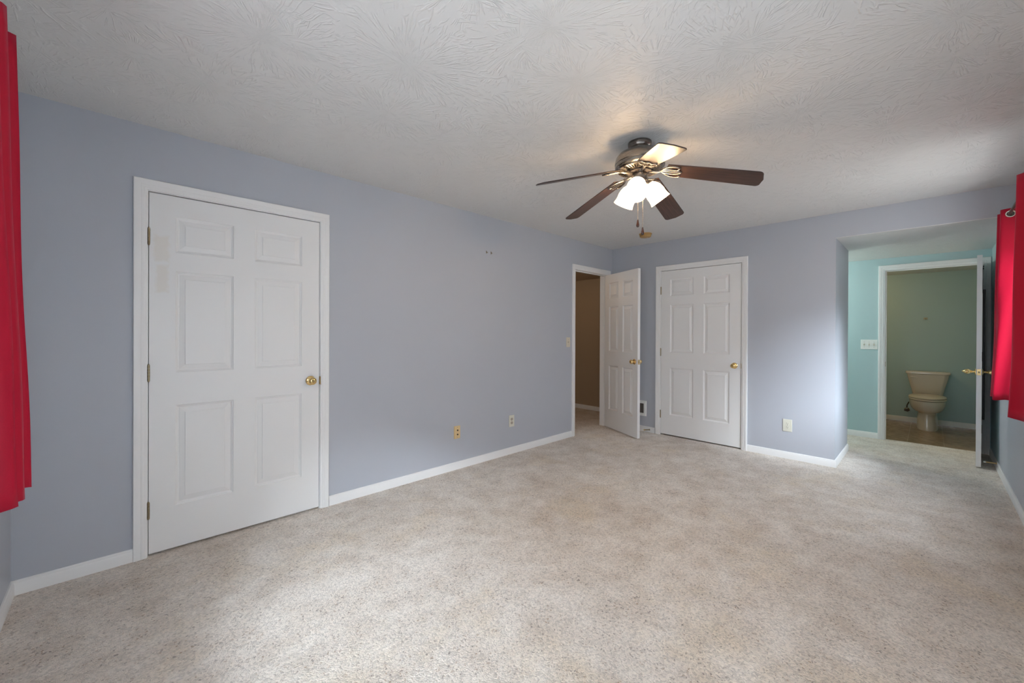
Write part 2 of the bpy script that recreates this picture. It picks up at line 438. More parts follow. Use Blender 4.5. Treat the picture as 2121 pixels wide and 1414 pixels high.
# ------------------------------------------------------------------ mesh helpers
class MB:
    def __init__(s): s.v, s.f = [], []

    def add(s, vs, fs):
        k = len(s.v); s.v += [tuple(p) for p in vs]; s.f += [tuple(i + k for i in f) for f in fs]
        return s

    def box(s, x0, x1, y0, y1, z0, z1):
        x0, x1 = sorted((x0, x1)); y0, y1 = sorted((y0, y1)); z0, z1 = sorted((z0, z1))
        vs = [(x0, y0, z0), (x1, y0, z0), (x1, y1, z0), (x0, y1, z0), (x0, y0, z1), (x1, y0, z1), (x1, y1, z1), (x0, y1, z1)]
        return s.add(vs, [(0, 3, 2, 1), (4, 5, 6, 7), (0, 1, 5, 4), (1, 2, 6, 5), (2, 3, 7, 6), (3, 0, 4, 7)])

    def loft(s, rings, cap0=True, cap1=True, close=True):
        n = len(rings[0]); vs = [p for r in rings for p in r]; fs = []
        for k in range(len(rings) - 1):
            for i in range(n if close else n - 1):
                j = (i + 1) % n
                fs.append((k * n + i, k * n + j, (k + 1) * n + j, (k + 1) * n + i))
        if cap0: fs.append(tuple(reversed(range(n))))
        if cap1: fs.append(tuple(range((len(rings) - 1) * n, len(rings) * n)))
        return s.add(vs, fs)

    def lathe(s, prof, n=24, m=None, cap0=True, cap1=True):
        """profile of (radius, height) turned about the local z axis"""
        m = m or I4
        rings = [[m @ Vector((r * cos(2 * PI * i / n), r * sin(2 * PI * i / n), h)) for i in range(n)] for r, h in prof]
        return s.loft(rings, cap0, cap1)

    def tube(s, pts, r, n=8, caps=True, flat=1.0):
        pts = [Vector(p) for p in pts]; rings = []
        rs = r if isinstance(r, (list, tuple)) else [r] * len(pts)
        ref = None
        for k, p in enumerate(pts):
            d = (pts[min(k + 1, len(pts) - 1)] - pts[max(k - 1, 0)]).normalized()
            if ref is None or abs(ref.dot(d)) > .98:
                ref = Vector((0, 0, 1)) if abs(d.z) < .9 else Vector((1, 0, 0))
            a = (ref - ref.dot(d) * d).normalized(); b = d.cross(a)
            ref = a
            rings.append([p + rs[k] * (flat * cos(2 * PI * i / n) * a + sin(2 * PI * i / n) * b) for i in range(n)])
        return s.loft(rings, caps, caps)

    def build(s, name, mat, parent=None, m=None, smooth=None, bevel=0, seg=2, solid=0):
        me = bpy.data.meshes.new(name); me.from_pydata(s.v, [], s.f); me.validate(); me.update()
        me.materials.append(M[mat] if isinstance(mat, str) else mat)
        if smooth is not None:
            me.polygons.foreach_set('use_smooth', [True] * len(me.polygons)); me.set_sharp_from_angle(angle=rad(smooth))
        o = bpy.data.objects.new(name, me); COL.objects.link(o)
        if parent: o.parent = parent
        if m is not None: o.matrix_local = m
        if solid:
            md = o.modifiers.new('thickness', 'SOLIDIFY'); md.thickness = solid; md.offset = 0
        if bevel:
            md = o.modifiers.new('bevel', 'BEVEL'); md.width = bevel; md.segments = seg; md.limit_method = 'ANGLE'; md.angle_limit = rad(40)
        return o


def tag(o, label, cat, group=None, kind=None):
    o['label'] = label; o['category'] = cat
    if group: o['group'] = group
    if kind: o['kind'] = kind
    return o


def thing(name, m, label, cat, group=None, kind=None):
    o = bpy.data.objects.new(name, None); COL.objects.link(o); o.empty_display_size = .1
    o.matrix_world = m
    return tag(o, label, cat, group, kind)


def structure(o, label, cat):
    return tag(o, label, cat, kind='structure')


def copy_tree(o, m, label=None):
    c = o.copy(); COL.objects.link(c); c.matrix_world = m
    if label: c['label'] = label
    for ch in list(o.children):
        d = ch.copy(); COL.objects.link(d); d.parent = c
        for g in list(ch.children):
            e = g.copy(); COL.objects.link(e); e.parent = d
    return c


def holed_wall(F, u0, u1, v0, v1, holes, thick):
    """slab from n=-thick to n=0 in frame F with rectangular holes (u0,u1,v0,v1)"""
    us = sorted({u0, u1, *[h[0] for h in holes], *[h[1] for h in holes]}); us = [u for u in us if u0 <= u <= u1]
    vs = sorted({v0, v1, *[h[2] for h in holes], *[h[3] for h in holes]}); vs = [v for v in vs if v0 <= v <= v1]

    def solid(i, j):
        if not (0 <= i < len(us) - 1 and 0 <= j < len(vs) - 1): return False
        cu, cv = (us[i] + us[i + 1]) / 2, (vs[j] + vs[j + 1]) / 2
        return not any(h[0] < cu < h[1] and h[2] < cv < h[3] for h in holes)
    b = MB()
    idx = {}

    def V(i, j, k):
        key = (i, j, k)
        if key not in idx:
            idx[key] = len(b.v); b.v.append(tuple(F @ Vector((us[i], vs[j], -thick if k else 0))))
        return idx[key]
    for i in range(len(us) - 1):
        for j in range(len(vs) - 1):
            if not solid(i, j): continue
            b.f.append((V(i, j, 0), V(i + 1, j, 0), V(i + 1, j + 1, 0), V(i, j + 1, 0)))
            b.f.append((V(i, j, 1), V(i, j + 1, 1), V(i + 1, j + 1, 1), V(i + 1, j, 1)))
            if not solid(i - 1, j): b.f.append((V(i, j, 0), V(i, j + 1, 0), V(i, j + 1, 1), V(i, j, 1)))
            if not solid(i + 1, j): b.f.append((V(i + 1, j, 0), V(i + 1, j, 1), V(i + 1, j + 1, 1), V(i + 1, j + 1, 0)))
            if not solid(i, j - 1): b.f.append((V(i, j, 0), V(i, j, 1), V(i + 1, j, 1), V(i + 1, j, 0)))
            if not solid(i, j + 1): b.f.append((V(i, j + 1, 0), V(i + 1, j + 1, 0), V(i + 1, j + 1, 1), V(i, j + 1, 1)))
    return b


# ------------------------------------------------------------------ shell
# door openings (slab edges plus jamb): u0, u1, top
J = .021
D1 = (.1337, 1.0554, 2.071)          # left wall, closed
D2 = (4.1055, 4.8200, 2.066)         # left wall, open to the hallway
D3 = (-2.3777, -1.4565, 2.0616)      # back wall, closed (u = -y)
D4 = (-.3767, .3850, 2.0465)         # alcove end wall, open to the bathroom (u = -y)

structure(MB().box(XD - .3, XE + .06, YC - .3, YA + 1.9, -.06, 0).build('floor', 'carpet'), 'speckled beige frieze carpet across the bedroom, alcove and hallway', 'floor')
structure(MB().box(XE + .06, XF + .12, YC - .3, 2.6, -.06, -.004).build('floor', 'tile'), 'brown square floor tiles of the bathroom around the toilet', 'floor')
structure(MB().box(XD - .2, XB + T, YC - .2, YA + T, H, H + .1).build('ceiling', 'ceil'), 'white bedroom ceiling with swirled brush texture above the fan', 'ceiling')
structure(MB().box(XB + .001, XE + T, YC - .12, 2.6, HL, HL + .1).build('ceiling', 'ceil'), 'lower textured ceiling over the alcove', 'ceiling')
structure(MB().box(XE + T, XF + .12, YC - .12, 2.6, 2.165, 2.265).build('ceiling', 'ceil'), 'dim bathroom ceiling seen under the door head', 'ceiling')
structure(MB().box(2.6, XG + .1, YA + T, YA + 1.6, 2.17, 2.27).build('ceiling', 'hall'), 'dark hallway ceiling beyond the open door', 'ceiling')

structure(holed_wall(FA, XD - .15, XB + T, 0, H, [(D1[0] - J, D1[1] + J, -1, D1[2] + J), (D2[0] - .019, D2[1] + .019, -1, D2[2] + .019)], T)
          .build('wall_left', 'wall'), 'long blue-grey wall with a closed white door and an open doorway', 'wall')
structure(holed_wall(FB, -YA, -YC + .15, 0, H, [(D3[0] - J, D3[1] + J, -1, D3[2] + J), (-YR, 5, -1, HL + .004)], T)
          .build('wall_back', 'wall'), 'blue-grey wall holding the closed white door beside the alcove opening', 'wall')
structure(MB().box(XB + T, XR, YR, YR + T, 0, HL).build('wall_closet', 'wall'), 'short blue-grey return wall at the mouth of the alcove', 'wall')
structure(MB().box(XR - T, XR, YR + T, 2.6, 0, HL).build('wall_closet', 'teal'), 'wall behind the closet facing the alcove', 'wall')
structure(holed_wall(FC, -5.95, -XD + .15, 0, H, [(-WIN_C[1], -WIN_C[0], WIN_C[2], WIN_C[3]), (-WIN_ADDED[1], -WIN_ADDED[0], WIN_ADDED[2], WIN_ADDED[3])], .15)
          .build('wall_right', 'wall'), 'blue-grey window wall below and behind the red curtain', 'wall')
structure(holed_wall(FC, -XF - .1, -5.95, 0, H, [], .15).build('wall_right', 'teal'), 'teal side wall of the alcove behind the open door', 'wall')
structure(holed_wall(FD, YC - .15, YA, 0, H, [WIN_D], .15).build('wall_front', 'wall'), 'window wall beside the camera below the left red curtain', 'wall')
structure(holed_wall(FE, -2.6, -YC, 0, HL, [(D4[0] - .019, D4[1] + .019, -1, D4[2] + .019)], T)
          .build('wall_alcove', 'teal'), 'teal wall around the bathroom doorway', 'wall')
structure(MB().box(XF, XF + .1, YC - .1, 2.6, 0, HL).build('wall_bathroom', 'teal'), 'green wall behind the toilet', 'wall')
structure(MB().box(XR - T, XF + .1, 2.5, 2.6, 0, HL).build('wall_bathroom', 'teal'), 'wall closing the alcove and bathroom out of view', 'wall')
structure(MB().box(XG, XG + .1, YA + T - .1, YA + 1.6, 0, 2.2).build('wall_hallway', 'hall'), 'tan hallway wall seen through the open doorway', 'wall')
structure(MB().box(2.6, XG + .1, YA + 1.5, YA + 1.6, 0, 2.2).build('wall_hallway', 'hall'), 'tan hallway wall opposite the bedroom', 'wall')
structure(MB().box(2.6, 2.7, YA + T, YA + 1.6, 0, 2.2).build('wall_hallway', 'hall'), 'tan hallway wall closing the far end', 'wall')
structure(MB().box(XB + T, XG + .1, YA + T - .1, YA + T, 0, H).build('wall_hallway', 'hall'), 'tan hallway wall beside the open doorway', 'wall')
# closet behind the left wall door
structure(MB().box(-.05, 1.25, YA + .7, YA + .75, 0, 2.3).box(-.05, 0, YA + T, YA + .7, 0, 2.3).box(1.2, 1.25, YA + T, YA + .7, 0, 2.3)
          .box(-.05, 1.25, YA + T, YA + .75, 2.25, 2.3).build('wall_closet', 'backing'), 'closet walls behind the closed door, shade put into their dark colour', 'wall')
structure(MB().box(XR - T - .01, XR - T, YR + T, 2.6, 0, H).box(XB + T, XR - T, 2.6, 2.65, 0, H).box(XB + T, XR - T, YR + T, 2.6, H - .05, H)
          .build('wall_closet', 'backing'), 'closet walls behind the back wall door, shade put into their dark colour', 'wall')

# baseboards
BASE_H = .070
BP = [(0, 0), (.0125, 0), (.0125, .050), (.0105, .056), (.0095, .058), (.0095, .063), (.005, .069), (0, BASE_H)]


def baseboard(side, F, u0, u1, label, m0=0, m1=0):
    b = MB()
    b.loft([[F @ Vector((u0 - m0 * n, v, n)) for n, v in BP], [F @ Vector((u1 + m1 * n, v, n)) for n, v in BP]])
    return structure(b.build('baseboard_' + side, 'trim', smooth=25), label, 'baseboard')


baseboard('left', FA, XD, .0718, 'white baseboard between the left curtain corner and the near door')
baseboard('left', FA, 1.1256, 4.0436, 'long white baseboard between the near door and the open doorway')
baseboard('back', FB, -YA, -2.4509, 'white baseboard behind the open door below the vent')
baseboard('back', FB, -1.3982, -YR, 'white baseboard under the outlet beside the alcove', 0, 1)
FRS = frame((0, YR, 0), (1, 0, 0), (0, 0, 1), (0, -1, 0))
baseboard('closet', FRS, XB, XR, 'short white baseboard round the alcove corner', 1, 0)
baseboard('right', FC, -XE, -XD, 'white baseboard along the window wall beneath the right curtain')
baseboard('front', FD, YC, YA, 'white baseboard below the left curtain')
baseboard('alcove', FE, -2.5, -.4435, 'white baseboard on the teal wall left of the bathroom doorway')
baseboard('bathroom', FF, -2.5, -YC, 'white baseboard behind the toilet')
baseboard('hallway', FG, -YA - 1.5, -YA - T, 'white baseboard along the tan hallway wall')

CP = [(0, 0), (0, .009), (.006, .011), (.011, .0115), (.014, .014), (.022, .0155), (.027, .0145), (.031, .0165), (.045, .0185), (.054, .0185), (.057, .015), (.057, 0)]


def casing(F, d, label, w=.0585, jd=T, stop=True, right_w=None):
    """door lining, stop strip and moulded casing as one trim piece"""
    u0, u1, vt = d
    g = .0036
    a, c, t = u0 - g, u1 + g, vt + .0042                        # jamb faces
    b = MB()
    k = w / .057
    kr = (right_w or w) / .057
    r = .004
    rings = []
    for (sx, uu_, vv_, top) in ((-1, a - r, 0, 0), (-1, a - r, t + r, 1), (1, c + r, t + r, 1), (1, c + r, 0, 0)):
        kk = k if sx < 0 else kr
        rings.append([F @ Vector((uu_ + sx * o * kk, vv_ + top * o * k, h)) for o, h in CP])
    b.loft(rings)
    jt = .018
    for (x0, x1, y0, y1) in ((a - jt, a, 0, t + jt), (c, c + jt, 0, t + jt), (a, c, t, t + jt)):
        p = [(x0, y0), (x1, y0), (x1, y1), (x0, y1)]
        b.loft([[F @ Vector((x, y, -jd)) for x, y in p], [F @ Vector((x, y, .0005)) for x, y in p]])
    if stop:
        for (x0, x1, y0, y1) in ((a, a + .010, 0, t), (c - .010, c, 0, t), (a + .010, c - .010, t - .010, t)):
            p = [(x0, y0), (x1, y0), (x1, y1), (x0, y1)]
            b.loft([[F @ Vector((x, y, -.072)) for x, y in p], [F @ Vector((x, y, -.040)) for x, y in p]])
    return b


def trim(n, *a, label='', **kw):
    return structure(casing(*a, '', **kw).build('trim_%d' % n, 'trim', smooth=30), label, 'door trim')


trim(1, FA, D1, label='white moulded casing around the closed door by the left curtain')
trim(2, FA, D2, label='white moulded casing around the open hallway doorway')
trim(3, FB, D3, label='white moulded casing around the closed door in the back wall')
trim(4, FE, D4, label='white moulded casing around the bathroom doorway')


# ------------------------------------------------------------------ doors
def panel_face(b, W, Hd, panels, n0, sgn):
    """one moulded six-panel face at depth n0, normal direction sgn along local z"""
    us = sorted({0, W, *[p[0] for p in panels], *[p[1] for p in panels]})
    vs = sorted({0, Hd, *[p[2] for p in panels], *[p[3] for p in panels]})
    rings = ((0, 0), (.003, -.005), (.007, -.0062), (.012, -.0108), (.018, -.0112), (.020, -.0098), (.044, -.0042), (.0455, -.0012), (.047, -.0010))

    def q(vsx):
        vsx = vsx if sgn > 0 else list(reversed(vsx))
        b.add(vsx, [(0, 1, 2, 3)])
    for i in range(len(us) - 1):
        for j in range(len(vs) - 1):
            cu, cv = (us[i] + us[i + 1]) / 2, (vs[j] + vs[j + 1]) / 2
            if any(p[0] < cu < p[1] and p[2] < cv < p[3] for p in panels): continue
            q([(us[i], vs[j], n0), (us[i + 1], vs[j], n0), (us[i + 1], vs[j + 1], n0), (us[i], vs[j + 1], n0)])
    for (a, c, lo, hi) in panels:
        for k in range(len(rings) - 1):
            (o, h), (o2, h2) = rings[k], rings[k + 1]
            A = [(a + o, lo + o), (c - o, lo + o), (c - o, hi - o), (a + o, hi - o)]
            B = [(a + o2, lo + o2), (c - o2, lo + o2), (c - o2, hi - o2), (a + o2, hi - o2)]
            for e in range(4):
                e2 = (e + 1) % 4
                q([(*A[e], n0 + sgn * h), (*A[e2], n0 + sgn * h), (*B[e2], n0 + sgn * h2), (*B[e], n0 + sgn * h2)])
        o, h = rings[-1]
        q([(a + o, lo + o, n0 + sgn * h), (c - o, lo + o, n0 + sgn * h), (c - o, hi - o, n0 + sgn * h), (a + o, hi - o, n0 + sgn * h)])


TH = .035


def slab(W, Hd, stile=.117, mull=.117, z_off=0):
    pw = (W - 2 * stile - mull) / 2
    panels = []
    for u in (stile, stile + pw + mull):
        for lo, hi in ((.246, .834), (1.026, 1.618), (1.729, 1.938)):
            panels.append((u, u + pw, lo, hi))
    b = MB()
    panel_face(b, W, Hd, panels, 0, 1)
    panel_face(b, W, Hd, panels, -TH, -1)
    b.add([(0, 0, 0), (W, 0, 0), (W, Hd, 0), (0, Hd, 0), (0, 0, -TH), (W, 0, -TH), (W, Hd, -TH), (0, Hd, -TH)],
          [(0, 4, 5, 1), (1, 5, 6, 2), (2, 6, 7, 3), (3, 7, 4, 0)])
    return b


KNOB = [(.0, 0), (.033, 0), (.0335, .003), (.031, .006), (.024, .009), (.014, .012), (.0115, .016), (.0110, .026), (.014, .030), (.022, .034),
        (.0265, .041), (.0270, .048), (.0245, .055), (.018, .060), (.0105, .0625), (.010, .0615), (.0, .0615)]
EGG = [(.0, 0), (.030, 0), (.031, .003), (.029, .007), (.016, .010), (.0095, .014), (.0085, .026), (.011, .029), (.012, .031), (.010, .034), (.015, .039),
       (.0205, .048), (.0225, .057), (.021, .066), (.017, .075), (.011, .083), (.008, .085), (.0085, .088), (.006, .092), (.0, .093)]


def knob(parent, u, v, n, sgn=1, prof=KNOB):
    m = at(I4, u, v, n) @ (Matrix.Rotation(PI, 4, 'X') if sgn < 0 else I4)
    return MB().lathe(prof, 28, cap0=False, cap1=False).build('door_knob', 'brass', parent, m, smooth=40)


def hinge(parent, u, v, n, rot=0):
    """five-knuckle butt hinge: barrel with a finial"""
    b = MB()
    hh, r = .089, .0062
    y = -hh / 2
    for k in range(5):
        b.lathe([(0, y + .0006), (r, y + .0006), (r, y + hh / 5 - .0006), (0, y + hh / 5 - .0006)], 12, Matrix.Rotation(-PI / 2, 4, 'X'), False, False)
        y += hh / 5
    for s in (-1, 1):
        b.lathe([(.0048, s * hh / 2), (.0052, s * (hh / 2 + .003)), (.003, s * (hh / 2 + .006)), (0, s * (hh / 2 + .007))], 12, Matrix.Rotation(-PI / 2, 4, 'X'), False, False)
    b.box(-.0012, .0012, -hh / 2, hh / 2, -.034, 0)
    return b.build('hinge', 'antique', parent, at(I4, u, v, n), smooth=40)


def latch(parent, W, v):
    MB().box(W, W + .0012, v - .028, v + .028, -TH / 2 - .0125, -TH / 2 + .0125).build('latch_plate', 'brass', parent)
    MB().box(W, W + .010, v - .008, v + .008, -TH / 2 - .006, -TH / 2 + .006).build('latch_bolt', 'antique', parent)


def strike(parent, u, v):
    return MB().box(u, u + .0052, v - .029, v + .029, -.030, .0020).build('strike_plate', 'brass', parent)


HV = (.262, 1.043, 1.818)
# door 1: closed, hinged on the left
d1 = thing('door_1', at(FA, D1[0], .013), 'closed white six-panel door beside the left red curtain, with a beige touch-up patch', 'door', kind='structure')
slab(D1[1] - D1[0], D1[2] - .0155).build('slab', 'door_patched', d1, bevel=.0015)
for v in HV: hinge(d1, -.0015, v - .013, .0045)
knob(d1, .8633, .932 - .013, 0)
knob(d1, .8633, .932 - .013, -TH, -1)
latch(d1, D1[1] - D1[0], .919)
MB().box(D1[1] - D1[0] + .0028, D1[1] - D1[0] + .0085, .888, .945, -.02, .0125).build('strike_plate', 'brass', d1)
# door 3: closed in the back wall
d3 = thing('door_3', at(FB, D3[0], .016), 'closed white six-panel door in the back wall near the alcove', 'door', kind='structure')
slab(D3[1] - D3[0], D3[2] - .0175).build('slab', 'door', d3, bevel=.0015)
for v in HV: hinge(d3, -.0015, v - .016, .0045)
knob(d3, .8547, .922 - .016, 0)
knob(d3, .8547, .922 - .016, -TH, -1)
latch(d3, D3[1] - D3[0], .906)
MB().box(D3[1] - D3[0] + .0028, D3[1] - D3[0] + .0070, .880, .935, -.02, .0105).build('strike_plate', 'brass', d3)


def open_door(name, pin, free, label, prof, W, Hd, stile, mull, kv):
    """slab hinged at pin (room-side corner), swung so its room-side free corner lies towards free; u runs from the pin, n = room-side face normal"""
    d = Vector((free[0] - pin[0], free[1] - pin[1], 0)).normalized()
    n = Vector((0, 0, 1)).cross(d) * -1          # u x v = n with v = up
    F = frame((pin[0] + n.x * TH, pin[1] + n.y * TH, .012), d, (0, 0, 1), n)   # slab lies between n = -TH (room face) and 0
    o = thing(name, F, label, 'door', kind='structure')
    slab(W, Hd, stile, mull).build('slab', 'door', o, bevel=.0015)
    for v in HV: hinge(o, -.003, v - .012, -TH - .004)
    knob(o, W - .062, kv - .012, 0, 1, prof); knob(o, W - .062, kv - .012, -TH, -1, prof)
    latch(o, W, kv - .012)
    return o, F


d2, F2 = open_door('door_2', (4.8225, 3.0845), (4.5234, 2.4283), 'white six-panel door swung open into the room from the hallway doorway', KNOB, .712, 2.050, .098, .098, .932)
d4, F4 = open_door('door_4', (6.6835, -.3868), (5.9311, -.3463), 'white bathroom door swung open and seen edge-on beside the right red curtain', EGG, .7535, 2.032, .105, .105, .920)
# long black-framed mirror hung over the back of door 4
mf = F4 @ Matrix.Translation((.30, 0, -TH)) @ Matrix.Rotation(PI, 4, 'Y')          # local z now leaves the room face of the door
mir = thing('door_mirror', mf, 'tall narrow black-framed mirror hanging on the back of the bathroom door', 'mirror')
b = MB()
w2, z0, z1, fwid = .155, .415, 1.72, .022
for (x0, x1, y0, y1) in ((-w2, -w2 + fwid, z0, z1), (w2 - fwid, w2, z0, z1), (-w2 + fwid, w2 - fwid, z0, z0 + fwid), (-w2 + fwid, w2 - fwid, z1 - fwid, z1)):
    b.box(x0, x1, y0, y1, .004, .022)
b.build('frame', 'black', mir, bevel=.003)
MB().box(-w2 + fwid * .8, w2 - fwid * .8, z0 + fwid * .8, z1 - fwid * .8, .004, .010).build('mirror_glass', 'mirror', mir)
for x in (-.10, .10):
    MB().box(x - .008, x + .008, 1.70, 1.965, .003, .006).box(x - .008, x + .008, 1.95, 1.966, .003, .012).build('hanger', 'black', mir)

# strike plates let into the jambs of the two open doorways
sp = MB().box(D2[0] - .0028, D2[0] - .0016, .905, .965, -.030, -.004).build('strike_plate', 'brass', None, FA)
tag(sp, 'brass strike plate in the jamb of the hallway doorway', 'strike plate')
sp = MB().box(D4[0] - .0028, D4[0] - .0012, .889, .947, -.030, -.004).build('strike_plate', 'antique', None, FE)
tag(sp, 'brown strike plate in the jamb of the bathroom doorway', 'strike plate')


# ------------------------------------------------------------------ windows
def window(n, F, u0, u1, v0, v1, label, depth=.15):
    o = thing('window_%d' % n, at(F, u0, v0), label, 'window', kind='structure')
    W, Hh = u1 - u0, v1 - v0

    def ring(name, x0, x1, y0, y1, t, n0, n1):
        b = MB()
        for (a, c, d, e) in ((x0, x0 + t, y0, y1), (x1 - t, x1, y0, y1), (x0 + t, x1 - t, y0, y0 + t), (x0 + t, x1 - t, y1 - t, y1)):
            b.box(a, c, d, e, n0, n1)
        return b.build(name, 'trim', o, bevel=.002)
    ring('frame', 0, W, 0, Hh, .022, -depth + .005, -.002)
    for k in range(2):
        x0, x1 = .022 + k * (W / 2 - .022), W / 2 + k * (W / 2 - .022)
        s = ring('sash', x0, x1, .022, Hh - .022, .038, -.11 + k * .03, -.08 + k * .03)
        MB().box(x0 + .03, x1 - .03, .05, Hh - .05, -.097 + k * .03, -.093 + k * .03).build('pane', 'pane', s)
    cs = MB()
    rings = []
    for (x, y, sx, sy) in ((0, 0, -1, -1), (W, 0, 1, -1), (W, Hh, 1, 1), (0, Hh, -1, 1), (0, 0, -1, -1)):
        rings.append([Vector((x + sx * q, y + sy * q, h)) for q, h in CP])
    cs.loft(rings, False, False)
    cs.build('casing', 'trim', o, smooth=30)
    return o


window(1, FC, -WIN_C[1], -WIN_C[0], WIN_C[2], WIN_C[3], 'white sliding window in the right wall behind the red curtain')
window(3, FC, -WIN_ADDED[1], -WIN_ADDED[0], WIN_ADDED[2], WIN_ADDED[3], 'added unseen sliding window in the right wall, lighting the room near the camera')
window(2, FD, WIN_D[0], WIN_D[1], WIN_D[2], WIN_D[3], 'white sliding window in the wall beside the camera')


def blind(F, u0, u1, v0, v1, label, vb=None):  # unseen blinds added to soften the sun and spread daylight
    o = thing('added_blind', at(F, (u0 + u1) / 2, v1 - .045, -.035), label, 'blind')
    w, h = (u1 - u0) / 2 - .026, (v1 - vb if vb else v1 - v0 - .03) - .045
    MB().add([(-w, -h, 0), (w, -h, 0), (w, .02, 0), (-w, .02, 0)], [(0, 1, 2, 3)]).build('cloth', 'blind', o)
    MB().tube([(-w, .005, -.016), (w, .005, -.016)], .016, 16).build('roller', 'white', o, smooth=40)
    MB().box(-w, w, -h - .012, -h + .012, -.004, .004).build('bottom_bar', 'white', o, bevel=.002)


blind(FC, -WIN_ADDED[1], -WIN_ADDED[0], WIN_ADDED[2], WIN_ADDED[3], 'added unseen white blind diffusing daylight at the added window near the camera')
blind(FD, WIN_D[0], WIN_D[1], WIN_D[2], WIN_D[3], 'added unseen white blind, halfway down by the left red curtain, diffusing daylight', 1.24)

# ------------------------------------------------------------------ curtains
def smooth_path(pts, sub=6):
    """Catmull-Rom through plan points"""
    out = []
    P = [Vector(p) for p in pts]
    for i in range(len(P) - 1):
        p0, p1, p2, p3 = P[max(i - 1, 0)], P[i], P[i + 1], P[min(i + 2, len(P) - 1)]
        for k in range(sub):
            t = k / sub
            out.append(.5 * (2 * p1 + (p2 - p0) * t + (2 * p0 - 5 * p1 + 4 * p2 - p3) * t * t + (3 * p1 - p0 - 3 * p2 + p3) * t ** 3))
    out.append(P[-1])
    return out


def curtain(F, top, bot, z0, z1, label, group=None, grommets=(), u_base=None):
    """cloth from plan path top (u, n) at z1 to plan path bot at z0"""
    o = thing('curtain', at(F, u_base, z0), label, 'curtain', group)
    A, B = smooth_path(top), smooth_path(bot)
    rows = 26; b = MB(); rings = []
    for r in range(rows + 1):
        t = r / rows
        e = t ** .8
        z = z0 + (z1 - z0) * t
        ring = []
        for i in range(len(A)):
            p = B[i] * (1 - e) + A[i] * e
            wob = .004 * sin(9 * t + i * .45) * (1 - t)
            ring.append(Vector((p[0] - u_base + wob, z - z0 + .006 * sin(i * .35) * (1 - t), p[1] + wob)))
        rings.append(ring)
    # hems read as doubled cloth
    b.loft(rings, False, False, close=False)
    b.build('cloth', 'curtain', o, smooth=180, solid=.0025)
    for (u, n, du, dn) in grommets:
        d = Vector((du, 0, dn)).normalized()               # along the cloth
        nn = d.cross(Vector((0, 1, 0)))
        m = Matrix(((d.x, 0, nn.x, u - u_base), (d.y, 1, nn.y, z1 - z0 - .040), (d.z, 0, nn.z, n), (0, 0, 0, 1)))
        ring = []
        for k in range(32):
            a = 2 * PI * k / 32
            ring.append([m @ Vector((R * cos(a), R * sin(a), h)) for R, h in ((.0165, -.003), (.0185, -.0045), (.0245, -.0035), (.0258, 0), (.0245, .0035), (.0185, .0045), (.0165, .003))])
        g = MB().loft(ring + [ring[0]], False, False)
        g.build('grommet', 'grommet', o, smooth=60)
        # dark disc filling the ring, coloured as the shade of its hole
        MB().lathe([(0, -.0022), (.0172, -.0022), (.0172, .0022), (0, .0022)], 24, m).build('hole_shade', 'slot', o)
    return o


def zig(us, n_out, n_in, start_out=True):
    return [Vector((u, n_out if (k % 2 == 0) == start_out else n_in)) for k, u in enumerate(us)]


ZT, ZB = 2.187, .803
# right wall, far panel: u = -x, n from the wall
far_top = [Vector(p) for p in ((-4.572, .016), (-4.580, .050), (-4.597, .092), (-4.614, .104), (-4.640, .092), (-4.680, .030), (-4.72, .024), (-4.76, .098), (-4.78, .098), (-4.82, .028), (-4.86, .10))]
far_bot = [Vector(p) for p in ((-4.615, .040), (-4.630, .075), (-4.652, .118), (-4.672, .128), (-4.70, .112), (-4.75, .045), (-4.80, .045), (-4.86, .112), (-4.905, .121), (-4.925, .08), (-4.93, .06))]
curtain(FC, far_top, far_bot, ZB, ZT, 'red grommet curtain panel, brightly lit, hanging in front of the alcove doorway', 'red curtains', ((-4.583, .060, -.2, .98),), -4.7)
near_top = [Vector(p) for p in ((-3.672, .100), (-3.66, .118), (-3.60, .070), (-3.50, .024), (-3.40, .045), (-3.29, .095), (-3.18, .050), (-3.07, .024), (-2.98, .060))]
near_bot = [Vector(p) for p in ((-3.690, .120), (-3.672, .140), (-3.61, .090), (-3.50, .040), (-3.40, .060), (-3.28, .110), (-3.17, .060), (-3.06, .040), (-2.96, .075))]
curtain(FC, near_top, near_bot, ZB, ZT, 'dark red curtain panel cut off by the right edge of the picture', 'red curtains',
        ((-3.60, .070, .16, -.094), (-3.40, .045, .21, .071), (-3.18, .050, .22, -.07)), -3.32)
# front wall panel beside the left wall: u = y
lus = [1.962, 1.90, 1.805, 1.74, 1.665, 1.60, 1.54, 1.48, 1.42, 1.36, 1.30]
lbs = [1.915, 1.865, 1.815, 1.765, 1.715, 1.67, 1.625, 1.575, 1.52, 1.465, 1.41]
l_top = [Vector((u, (.142 if k % 2 == 0 else .062))) for k, u in enumerate(lus)]
l_bot = [Vector((u, ((.178 if k < 5 else .132) if k % 2 == 0 else (.120 if k < 4 else .080)))) for k, u in enumerate(lbs)]
curtain(FD, l_top, l_bot, ZB, ZT, 'pleated red curtain hanging at the left edge beside the closed door', 'red curtains',
        [((lus[k] + lus[k + 1]) / 2, .102, lus[k + 1] - lus[k], (-.08 if k % 2 == 0 else .08)) for k in range(0, 10, 2)], 1.65)


